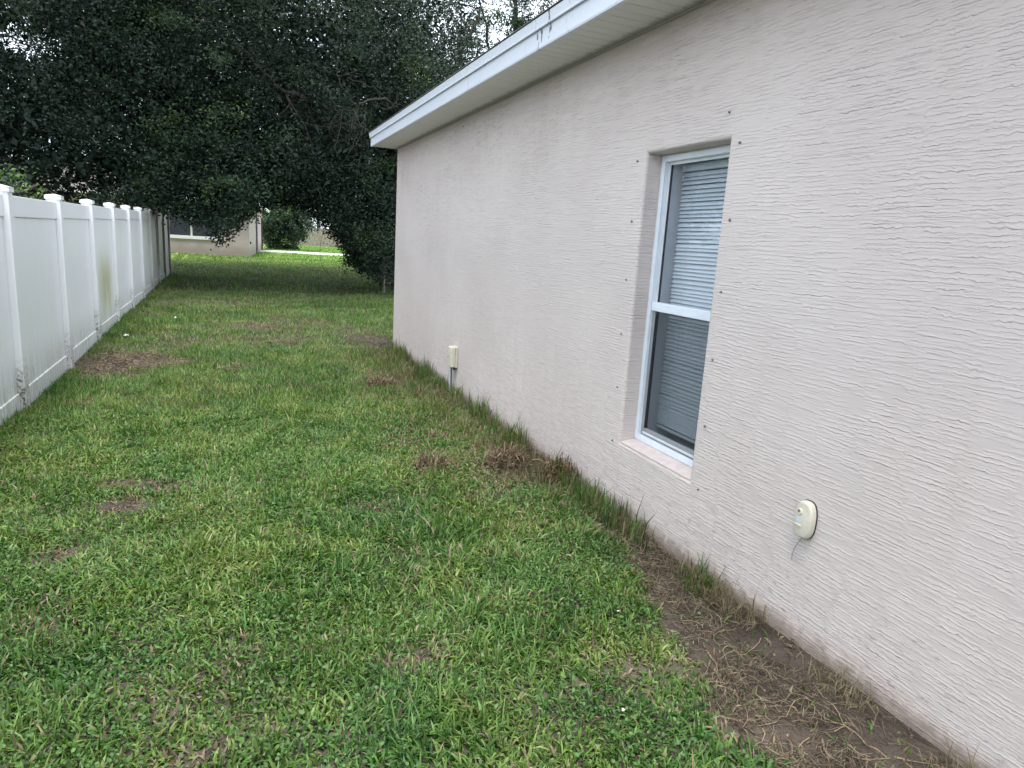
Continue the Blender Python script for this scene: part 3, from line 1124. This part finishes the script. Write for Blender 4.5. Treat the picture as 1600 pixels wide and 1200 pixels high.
tree('oak_sapling', 'airy tall tree with gaps of white sky above the eave', (10.5, 27.0, .15),
     [([(10.5, 27, 0), (10.4, 27, 4), (10.6, 26.8, 8), (10.2, 26.6, 12)], .24, .05),
      ([(10.5, 27, 6), (9.4, 26.4, 8.6), (8.6, 26, 10.8)], .10, .03), ([(10.5, 26.9, 7), (11.8, 26.4, 9.2), (13, 26, 10.6)], .10, .03)],
     [(10.4, 26.5, 11.2, 3.6, 2.6, 2.6), (9.6, 26, 9.2, 2.0, 1.6, 1.6), (12.4, 26, 9.6, 2.2, 1.8, 2.0)], 150, 110, .55, (.11, .055), 31, lime=.02)

# dark evergreen thicket at the house corner
tree('evergreen_shrub', 'tall dark evergreen shrub beside the far house corner', (4.8, 20.4, .08),
     [([(4.8, 20.4, 0), (4.7, 20.4, 1.5), (4.6, 20.3, 3.4)], .07, .02), ([(4.2, 20.6, 0), (4.0, 20.6, 1.4), (3.9, 20.5, 2.8)], .05, .015), ([(5.2, 20.8, 0), (5.3, 20.8, 2.2), (5.2, 20.7, 4.2)], .06, .02)],
     [(4.6, 20.8, 2.1, 1.5, 1.3, 2.0), (4.0, 20.6, 1.3, .95, .9, 1.05), (5.2, 20.8, 3.4, 1.3, 1.2, 1.6), (4.9, 20.9, 1.2, 1.2, 1.0, 1.1)], 340, 170, .42, (.075, .036), 41, lime=.02, core=7000, core_size=.17,
     keep=lambda q: q[:, 2] > .38 + .22 * np.sin(q[:, 0] * 5))
# young bright shrub peeping over the fence
tree('young_shrub', 'light green leafy shrub peeping over the white fence', (-2.75, 10.4, 0),
     [([(-2.75, 10.4, 0), (-2.75, 10.4, 1.0), (-2.7, 10.45, 1.8)], .025, .006), ([(-2.7, 10.9, 0), (-2.6, 11.1, 1.1), (-2.5, 11.3, 1.85)], .02, .006), ([(-2.8, 10, 0), (-2.9, 9.7, 1.1), (-3, 9.5, 1.8)], .02, .006)],
     [(-2.75, 10.5, 1.55, .45, 1.0, .62)], 60, 90, .26, (.06, .03), 43, lime=.5)
# trees and bushes far beyond
tree('roadside_bush', 'rounded dark green bush beside the bright far lawn', (3.7, 50.5, .33),
     [([(3.7, 50.5, 0), (3.7, 50.5, 1.5), (3.6, 50.4, 3.2)], .12, .04)],
     [(3.6, 50.5, 2.2, 1.9, 1.6, 2.1), (3.0, 50.2, 1.6, 1.4, 1.2, 1.5)], 190, 110, .55, (.14, .07), 51, lime=.08, core=2500, core_size=.3)
for i, (x, y, h, w_, s, lab) in enumerate([
        (2.5, 78, 10, 5, 65, 'distant tree behind the rounded dark bush'),
        (-4, 66, 19, 8, 62, 'tall distant tree rising behind the neighbour house'),
        (9.5, 84, 22, 8, 63, 'pale distant tree seen through the leafy arch')]):
    tree('distant_tree', lab, (x, y, .35),
         [([(x, y, 0), (x, y, h * .4), (x, y, h * .75)], .22, .08)],
         [(x, y, h * .62, w_, w_ * .8, h * .4), (x + 1.2, y - 1, h * .35, w_ * .8, w_ * .6, h * .30)], 330, 50, 1.2, (.28, .15), s, 'trees across the street', lime=.05, base=1.5, core=2500, core_size=.5)

# far wooden fence across the street
ff = empty('wooden_fence', (8.5, 70, .36), 'weathered grey wooden fence across the far street', 'fence')
b = MB()
for i in range(-60, 90):
    hh = 1.75 + random.uniform(-.03, .03)
    b.box(i * .15, i * .15 + .142, -.012, .012, -.05, hh)
b.build('picket_panel', M['wood'], ff)['kind'] = 'stuff'
for i in range(-4, 6):
    MB().box(i * 2.4 - .05, i * 2.4 + .05, .014, .11, -.1, 1.8).build('post', M['wood'], ff)

# grey stake at the shrub
st = MB()
limb(st, [(0, 0, -.1), (.006, 0, .4), (-.01, .01, 1.02)], .042, .034, 7, 4, .002)
o = st.build('wooden_stake', M['wood'])
o.location = (3.87, 18.75, .09)
tag(o, 'thin weathered grey stake standing in front of the dark shrub', 'stake')

# bare dead twigs hanging under the canopy near the eave
r = np.random.default_rng(77)
b = MB()
for i in range(22):
    p = np.array([2.45 + r.normal(0, .30), 15.6 + r.normal(0, .4), 4.25 + r.normal(0, .3)])
    d = np.array([r.normal(0, .25), r.normal(0, .2), -.35])
    pts = [p]
    for k in range(8):
        d = d * .85 + r.normal(0, .11, 3) + np.array([0, 0, -.03 if k < 4 else .05])
        p = p + d * .36
        pts.append(p)
    b.tube([tuple(q) for q in pts], list(np.linspace(.008, .003, len(pts))), 4)
limb(b, [(4.6, 20.5, 5.0), (3.6, 17.5, 4.9), (2.6, 15.6, 4.4)], .05, .012, 6, 5, .03)
tw = b.build('dead_branch', M['bark'])
tag(tw, 'bare grey dead branch with tangled twigs hanging beside the eave', 'branch')

# thin vine loops hanging in the arch
b = MB()
limb(b, [(2.35, 19.5, 1.75), (2.25, 19.5, 1.2), (2.3, 19.5, .75), (2.6, 19.5, .42)], .006, .005, 4, 5, .004)
tag(b.build('hanging_vine', M['bark']), 'thin bare vine dangling to the lawn in the leafy arch', 'vine')

# ------------------------------------------------------------------ grass
# patches of bare ground: x, y, rx, ry, strength
PATCH = [(-1.25, 8.9, .55, .75, .95), (-.75, 8.85, .45, .16, .9), (.45, 12.1, .55, .5, .7), (1.3, 12.3, .5, .35, .5), (1.9, 11.4, .35, .5, .4), (.3, 10.4, 1.0, .45, .45),
         (-.59, 4.25, .13, .12, .9), (-.62, 4.62, .16, .10, .8), (-.42, 4.5, .14, .10, .8), (-.82, 3.66, .10, .09, .7), (2.0, 10.6, .4, .7, .7),
         (.64, 7.2, .3, .2, .3), (1.3, 5.2, .3, .2, .3), (.62, 2.32, .14, .08, .5), (-.15, 2.02, .14, .05, .6), (1.45, 2.0, .12, .10, .5),
         (1.9, 4.4, .3, .45, .75), (1.6, 7.6, .3, .3, .4), (-.2, 15.5, 1.5, .8, .5)]


def bare(x, y):
    """0 = thick turf, 1 = bare earth"""
    wob = fbm(x * 5, y * 5, 3) - .5
    s = np.zeros_like(x)
    for px, py, ax, ay, k in PATCH:
        d = np.sqrt(((x - px) / ax) ** 2 + ((y - py) / ay) ** 2) + wob * 1.1
        s = np.maximum(s, k * np.clip((1.45 - d) / .95, 0, 1))
    # earth strip along the near wall
    edge = np.interp(y, [0, 1.4, 1.75, 2.15, 2.65, 3.1, 3.8, 5.0, 7, 9, 10.2], [1.50, 1.56, 1.52, 1.66, 1.86, 1.98, 2.02, 2.10, 2.14, 2.08, 1.9])
    s = np.maximum(s, np.clip((x - edge + wob * .3) / .10, 0, 1) * np.interp(y, [0, 2.6, 3.4, 6, 9.8, 10.4], [.985, .97, .8, .6, .7, 0]))
    s = np.maximum(s, .4 * np.clip((fbm(x * 1.3, y * 1.3, 9) - .66) / .1, 0, 1))
    s = np.maximum(s, np.interp(y, [15.5, 18, 33, 37], [0, .3, .3, 0]))       # thin turf under the trees
    return s


GP = np.array([[.040, .096, .023], [.068, .146, .030], [.106, .186, .038], [.152, .216, .053], [.22, .25, .088]])
DRY = np.array([.25, .20, .125])


def blades(n, x0, x1, y0, y1, seg, length, width, seed, upright=.9, dry_k=1.0, filt=None, tone=1.0, everywhere=False):
    r = np.random.default_rng(seed)
    x = r.uniform(x0, x1, n)
    y = r.uniform(y0, y1, n)
    s = bare(x, y)
    ok = ((r.random(n) > s * .97) | everywhere) & ((x < W - .015) | (y > Y1 + .03)) & (np.abs(x + 1.69 + .006 * (y - 6.7)) > .03)
    ok &= ~((y - NHY > -.085 * (x - NHX) - .05) & (x - NHX < .085 * (y - NHY) + .05))
    ok &= ~((y - .02 * x > 43.3) & (y - .02 * x < 47.4))
    if filt is not None:
        ok &= filt(x, y, r)
    x, y, s = x[ok], y[ok], s[ok]
    n = len(x)
    z = terrain(x, y)
    tuft = fbm(x * 3.1, y * 3.1, 21)
    tuft2 = fbm(x * 9, y * 9, 22, 2)
    L = length * (.45 + 1.0 * tuft ** 1.3) * r.uniform(.4, 1.55, n) * (.75 + .5 * tuft2)
    L *= 1 - .4 * s * (not everywhere)
    Wd = width * r.uniform(.6, 1.4, n)
    az = r.uniform(0, 2 * np.pi, n)
    lean = np.clip(np.abs(r.normal(upright, .38, n)), .05, 1.5)       # angle from the vertical
    # neighbouring blades comb the same way
    flow = fbm(x * 1.7, y * 1.7, 33, 2) * 4 * np.pi
    az = np.where(r.random(n) < .25, flow + r.normal(0, .5, n), az)
    d0 = np.stack([np.cos(az) * np.sin(lean * .45), np.sin(az) * np.sin(lean * .45), np.cos(lean * .45)], 1)
    l2 = np.clip(lean * 1.55, 0, 1.95)
    d1 = np.stack([np.cos(az) * np.sin(l2), np.sin(az) * np.sin(l2), np.cos(l2)], 1)
    tw = az + np.pi / 2 + r.normal(0, .5, n)
    sd = np.stack([np.cos(tw), np.sin(tw), r.normal(0, .25, n)], 1) * (Wd / 2)[:, None]
    p = np.stack([x, y, z - .004], 1)
    L_ = L[:, None]
    g = vcol(x, y, s, n, r, dry_k) * tone
    if seg == 1:
        tip = p + (d0 * .5 + d1 * .5) * L_
        v = np.stack([p - sd, p + sd, tip], 1).reshape(-1, 3)
        f = np.arange(n * 3).reshape(n, 3)
        return v, f, np.repeat(g, 3, 0)
    if seg == 2:
        m1 = p + d0 * L_ * .5
        tip = m1 + d1 * L_ * .5
        v = np.stack([p - sd * .8, p + sd * .8, m1 - sd, m1 + sd, tip], 1).reshape(-1, 3)
        t = np.array([[0, 1, 3], [0, 3, 2], [2, 3, 4]])
        k = 5
    else:
        dm = d0 * .45 + d1 * .55
        m1 = p + d0 * L_ * .34
        m2 = m1 + dm * L_ * .33
        tip = m2 + d1 * L_ * .33
        v = np.stack([p - sd * .75, p + sd * .75, m1 - sd, m1 + sd, m2 - sd * .75, m2 + sd * .75, tip], 1).reshape(-1, 3)
        t = np.array([[0, 1, 3], [0, 3, 2], [2, 3, 5], [2, 5, 4], [4, 5, 6]])
        k = 7
    f = (np.arange(n)[:, None, None] * k + t[None]).reshape(-1, 3)
    return v, f, np.repeat(g, k, 0)


def vcol(x, y, s, n, r, dry_k):
    a = fbm(x * 1.1, y * 1.1, 41)
    b_ = fbm(x * 4.2, y * 4.2, 43)
    k = np.clip((a - .5) * 2.2 + (b_ - .5) * 3.5 + 1.75 + r.normal(0, .95, n), 0, len(GP) - 1.001)
    i = k.astype(int)
    f = (k - i)[:, None]
    c = GP[i] * (1 - f) + GP[i + 1] * f
    c *= r.uniform(.5, 1.45, (n, 1))
    blue = (fbm(x * 2.3 + 9, y * 2.3, 47) > .56) & (r.random(n) < .6)
    c[blue] *= np.array([.86, .98, 1.12])
    wall_side = np.clip((x - .9) / 1.2, 0, 1) * np.clip((y - 2.8) / 1.5, 0, 1) * np.clip((11 - y) / 2, 0, 1)
    pd = (.045 + .55 * s + .34 * wall_side) * dry_k
    dry = r.random(n) < pd
    c[dry] = DRY * r.uniform(.45, 1.25, (dry.sum(), 1)) * np.array([1, r.uniform(.9, 1.1), 1])
    return c


def join(parts):
    V, F, C, o = [], [], [], 0
    for v, f, c in parts:
        V.append(v)
        F.append(f + o)
        C.append(c)
        o += len(v)
    return np.concatenate(V), np.concatenate(F), np.concatenate(C)


def grow(name, parts, label, cat, mat='grass'):
    v, f, c = join(parts)
    o = link(name, np_mesh(name, v, f, c), M[mat])
    return tag(o, label, cat, kind='stuff')


def in_view(x, y, r):
    return (x < 2.25) & (x > -1.66 - .006 * (y - 6.7))


grass = [blades(92000, -1.2, 2.2, .9, 3.6, 3, .062, .0084, 101, .95),
         blades(9000, -1.2, 2.2, .9, 3.6, 3, .115, .0052, 102, .5, .7, lambda x, y, r: fbm(x * 2.4, y * 2.4, 71) > .55),
         blades(105000, -1.66, 2.2, 3.6, 6.5, 2, .062, .0082, 103, .95),
         blades(7000, -1.66, 2.2, 3.6, 6.5, 2, .11, .0050, 104, .5, .7, lambda x, y, r: fbm(x * 2.4, y * 2.4, 71) > .55),
         blades(110000, -1.7, 2.2, 6.5, 10.5, 1, .062, .0105, 105, .85),
         blades(110000, -1.7, 4.5, 10.5, 18, 1, .075, .012, 106, .75),
         blades(70000, -2.2, 7, 18, 35, 1, .09, .022, 107, .7, .3),
         blades(75000, -6, 12, 33, 66, 1, .10, .045, 108, .6, .2, None, 1.6),  # far blades toned up, sunlight put into their colour
         # uncut fringe along the foot of the wall and the fence
         blades(4300, 2.05, 2.215, 2.9, 9.7, 2, .17, .0065, 109, .24, .5, lambda x, y, r: (r.random(len(x)) < np.clip((fbm(y * 3.3, y * .3, 77) - .36) * 4.5, .06, 1)), 1.0, True),
         blades(900, 2.05, 2.215, 2.2, 3.4, 2, .12, .0060, 110, .25, .6, lambda x, y, r: fbm(y * 6, y * .3, 78) > .55, 1.0, True),
         blades(6000, 1.75, 2.2, 2.9, 9.5, 2, .10, .0060, 112, .45, 1.3, lambda x, y, r: fbm(x * 3, y * 3, 79) > .45, 1.0, True),
         blades(1700, 2.08, 2.215, .9, 3.3, 2, .11, .0028, 113, .75, 12.0, lambda x, y, r: fbm(y * 5, y * .3, 80) > .42, 1.0, True),
         blades(6000, -1.64, -1.52, 2.5, 20, 2, .075, .006, 111, .35, .8)]
grow('grass', grass, 'mown green lawn grass between the fence and the stucco house', 'grass')

# broad-leaved weeds and clover, thickest at the near left
r = np.random.default_rng(201)
n = 42000
x = r.uniform(-1.3, 2.1, n)
y = r.uniform(.9, 6.5, n)
dens = np.clip((fbm(x * 1.8, y * 1.8, 81) - .44) / .12, 0, 1) * np.interp(y, [1, 3.5, 6.5], [1, .75, .25])
dens = np.maximum(dens, np.clip((.6 - x) / 1.0, 0, 1) * np.clip((3.4 - y) / 1.2, 0, 1) * .95)
ok = (r.random(n) < dens) & (r.random(n) > bare(x, y))
x, y = x[ok], y[ok]
n = len(x)
z = terrain(x, y) + r.uniform(.018, .055, n)
rad = r.uniform(.0038, .0082, n)
nrm = np.stack([r.normal(0, .42, n), r.normal(-.1, .42, n), np.ones(n)], 1)
nrm /= np.linalg.norm(nrm, axis=1)[:, None]
a1 = np.cross(nrm, np.stack([np.cos(r.uniform(0, 6.28, n)), np.sin(r.uniform(0, 6.28, n)), np.zeros(n)], 1))
a1 /= np.linalg.norm(a1, axis=1)[:, None]
a2 = np.cross(nrm, a1)
p = np.stack([x, y, z], 1)
vs = []
for k, (ca, sa) in enumerate([(-1.1, 0), (-.45, .72), (.4, .78), (1.15, 0), (.4, -.78), (-.45, -.72)]):
    vs.append(p + (a1 * ca + a2 * sa) * rad[:, None] + nrm * (abs(sa) * .22 * rad)[:, None])
v = np.stack(vs, 1).reshape(-1, 3)
t = np.array([[0, 1, 2, 3], [0, 3, 4, 5]])
f = (np.arange(n)[:, None, None] * 6 + t[None]).reshape(-1, 4)
cc = np.array([.070, .150, .034]) * r.uniform(.5, 1.4, (n, 1)) * np.array([1, 1, 1.1])
o = link('clover', np_mesh('clover', v, f, np.repeat(cc, 6, 0)), M['grass'])
tag(o, 'small round clover and weed leaves in the near lawn', 'weeds', kind='stuff')


# dry straw, cut grass and dead runners
def straw(xy, zoff, Lr, wd, r, lift=.02, tone=1.0):
    n = len(xy)
    az = r.uniform(0, 2 * np.pi, n)
    L = r.uniform(*Lr, n)
    bend = r.normal(0, .5, n)
    z0 = terrain(xy[:, 0], xy[:, 1]) + zoff
    P = [np.stack([xy[:, 0], xy[:, 1], z0], 1)]
    for k in range(3):
        a = az + bend * (k - 1)
        P.append(P[-1] + np.stack([np.cos(a) * L / 3, np.sin(a) * L / 3, r.normal(0, lift, n) * .5], 1))
        P[-1][:, 2] = np.maximum(P[-1][:, 2], terrain(P[-1][:, 0], P[-1][:, 1]) + .003)
        P[-1][:, 0] = np.where(P[-1][:, 1] < Y1, np.minimum(P[-1][:, 0], W - .008), P[-1][:, 0])
    sd = np.stack([-np.sin(az), np.cos(az), r.normal(0, .6, n)], 1) * (wd * r.uniform(.5, 1.4, n))[:, None] / 2
    v = np.stack([q for k in range(4) for q in (P[k] - sd, P[k] + sd)], 1).reshape(-1, 3)
    t = np.array([[0, 1, 3, 2], [2, 3, 5, 4], [4, 5, 7, 6]])
    f = (np.arange(n)[:, None, None] * 8 + t[None]).reshape(-1, 4)
    c = np.array([.29, .235, .165]) * (.16 + .85 * r.random((n, 1)) ** 1.8) * tone
    c[r.random(n) < .25] *= np.array([.64, .60, .55])
    return v, f, np.repeat(c, 8, 0)


r = np.random.default_rng(301)
n = 13500
y = 1.0 + 3.6 * r.random(n) ** 1.25
x = np.interp(y, [1, 1.75, 2.65, 3.5, 4.6], [1.62, 1.62, 1.90, 2.02, 2.0]) + np.abs(r.normal(0, .26, n))
x = np.where(x > W - .01, W - .01 - np.abs(r.normal(0, .07, n)), x)
near = fbm(x * 6, y * 6, 61) > .28 + .2 * r.random(len(x))
xy = np.stack([x, y], 1)[near]
# everywhere bare there is some thatch
n = 60000
x2 = r.uniform(-1.6, 2.2, n)
y2 = r.uniform(1.0, 14, n)
s2 = bare(x2, y2)
strip_ = (x2 > 1.5) & (y2 < 3.2)
k2 = (r.random(n) < s2 * .5 + .03) & (x2 < W - .01) & ~strip_
xy2 = np.stack([x2, y2], 1)[k2]
parts = [straw(xy, r.uniform(.002, .02, len(xy)), (.02, .12), .0016, r), straw(xy2, r.uniform(.003, .022, len(xy2)), (.02, .09), .0035, r, tone=np.array([.8, .75, .7]))]
grow('dry_straw', parts, 'dry straw and dead grass over the bare earth along the wall', 'straw', 'straw')

b = MB()
r = np.random.default_rng(311)
for i in range(19):
    y = 1.05 + 1.75 * r.random()
    x = r.uniform(np.interp(y, [1, 1.75, 2.65, 3], [1.66, 1.66, 1.92, 2.0]), W - .05)
    a = r.uniform(0, 6.28)
    pts = []
    for k in range(r.integers(6, 13)):
        zt_ = float(terrain(x, y)) + .006 + abs(r.normal(0, .006))
        pts.append((min(x, W - .012), y, zt_))
        a += r.normal(0, .38)
        x += math.cos(a) * .034
        y += math.sin(a) * .034
    b.tube(pts, list(np.linspace(.0020, .0010, len(pts)) * r.uniform(.7, 1.3)), 5)
me = b.mesh('dead_runners')
ca = me.color_attributes.new('Col', 'FLOAT_COLOR', 'POINT')
cv = np.ones((len(me.vertices), 4), np.float32)
cv[:, :3] = np.array([.34, .26, .165])
ca.data.foreach_set('color', cv.ravel())
tag(link('dead_runners', me, M['straw']), 'pale dead grass runners lying on the bare earth by the wall', 'runners', kind='stuff')

# heaps of raked dead grass, each a thing
for i, (x, y, rx_, ry_, hh, n, lab) in enumerate([
        (1.50, 7.33, .15, .10, .045, 420, 'small brown heap of dead grass far from the wall'),
        (2.00, 6.64, .10, .12, .035, 260, 'small tan heap of dead grass near the utility box'),
        (1.29, 4.45, .15, .11, .05, 520, 'loose brown heap of dead grass in the open lawn'),
        (1.86, 4.42, .15, .14, .075, 800, 'larger brown heap of dead grass left of the dark sticks'),
        (2.12, 4.08, .10, .15, .085, 800, 'straw yellow heap of dead grass against the wall below the window')]):
    r = np.random.default_rng(400 + i)
    a = r.uniform(0, 6.28, n)
    q = np.sqrt(r.random(n))
    xy = np.stack([x + np.cos(a) * q * rx_, y + np.sin(a) * q * ry_], 1)
    zo = np.clip(1 - q ** 2, 0, 1) * hh * 1.5 * r.uniform(.35, 1.1, n)
    v, f, c = straw(xy, zo + .012, (.04, .13), .0036, r, .05, np.array([1.1, 1.03, .96]) if i < 4 else np.array([1.1, 1.02, .8]))
    bz = float(terrain(x, y))
    o = link('grass_heap', np_mesh('grass_heap', v - np.array([x, y, bz]), f, c), M['straw'])
    o.location = (x, y, bz)
    tag(o, lab, 'grass heap', 'heaps of raked dead grass')

# dark sticks between the heaps
for i, (pts, lab) in enumerate([([(1.90, 4.28, .05), (2.0, 4.22, .075), (2.12, 4.16, .10)], 'dark stick lying across the dead grass heaps'),
                                ([(1.93, 4.16, .045), (2.02, 4.14, .055), (2.09, 4.10, .06)], 'shorter dark stick beside the straw yellow heap')]):
    b = MB()
    limb(b, pts, .006, .004, 6, 4, .002)
    tag(b.build('stick', M['stick']), lab, 'stick', 'sticks on the dead grass')

# white scraps
for i, (x, y, s_, lab) in enumerate([(-.905, 12.7, .03, 'crumpled white scrap in the grass midway along the fence'),
                                     (-1.40, 10.8, .035, 'white scrap lying at the foot of the fence'),
                                     (1.262, 1.79, .007, 'tiny white scrap in the near grass by the earth strip'),
                                     (1.62, 2.42, .006, 'tiny white chip on the bare earth near the wall')]):
    bm = bmesh.new()
    bmesh.ops.create_icosphere(bm, subdivisions=2, radius=s_)
    for v in bm.verts:
        v.co *= random.uniform(.65, 1.15)
        v.co.z *= .6
    me = bpy.data.meshes.new('litter_scrap')
    bm.to_mesh(me)
    bm.free()
    o = link('litter_scrap', me, M['paper'])
    o.location = (x, y, float(terrain(x, y)) + s_ * .5 + (.03 if y < 2 else .012))
    tag(o, lab, 'litter', 'white litter scraps')

# fallen leaves on the mulch by the fence and under the trees
r = np.random.default_rng(501)
n = 2600
x = np.concatenate([r.normal(-1.2, .3, 900), r.uniform(-1.6, 5, n - 900)])
y = np.concatenate([r.normal(9.0, .45, 900), r.uniform(13.5, 24, n - 900)])
ok = (x > -1.64) & ((x < W) | (y > Y1 + .1))
x, y = x[ok], y[ok]
cen = np.stack([x, y, terrain(x, y) + .012], 1)
v, f, c = leaves(cen, .05, .024, np.array([.16, .12, .085]) * r.uniform(.4, 1.4, (len(x), 1)), 0.0, r)
v[:, 2] = np.maximum(v[:, 2] * .3 + np.repeat(cen[:, 2], 4) * .7, 0)
tag(link('fallen_leaves', np_mesh('fallen_leaves', v, f, c), M['straw']), 'brown fallen leaves on the bare ground by the fence', 'leaf litter', kind='stuff')
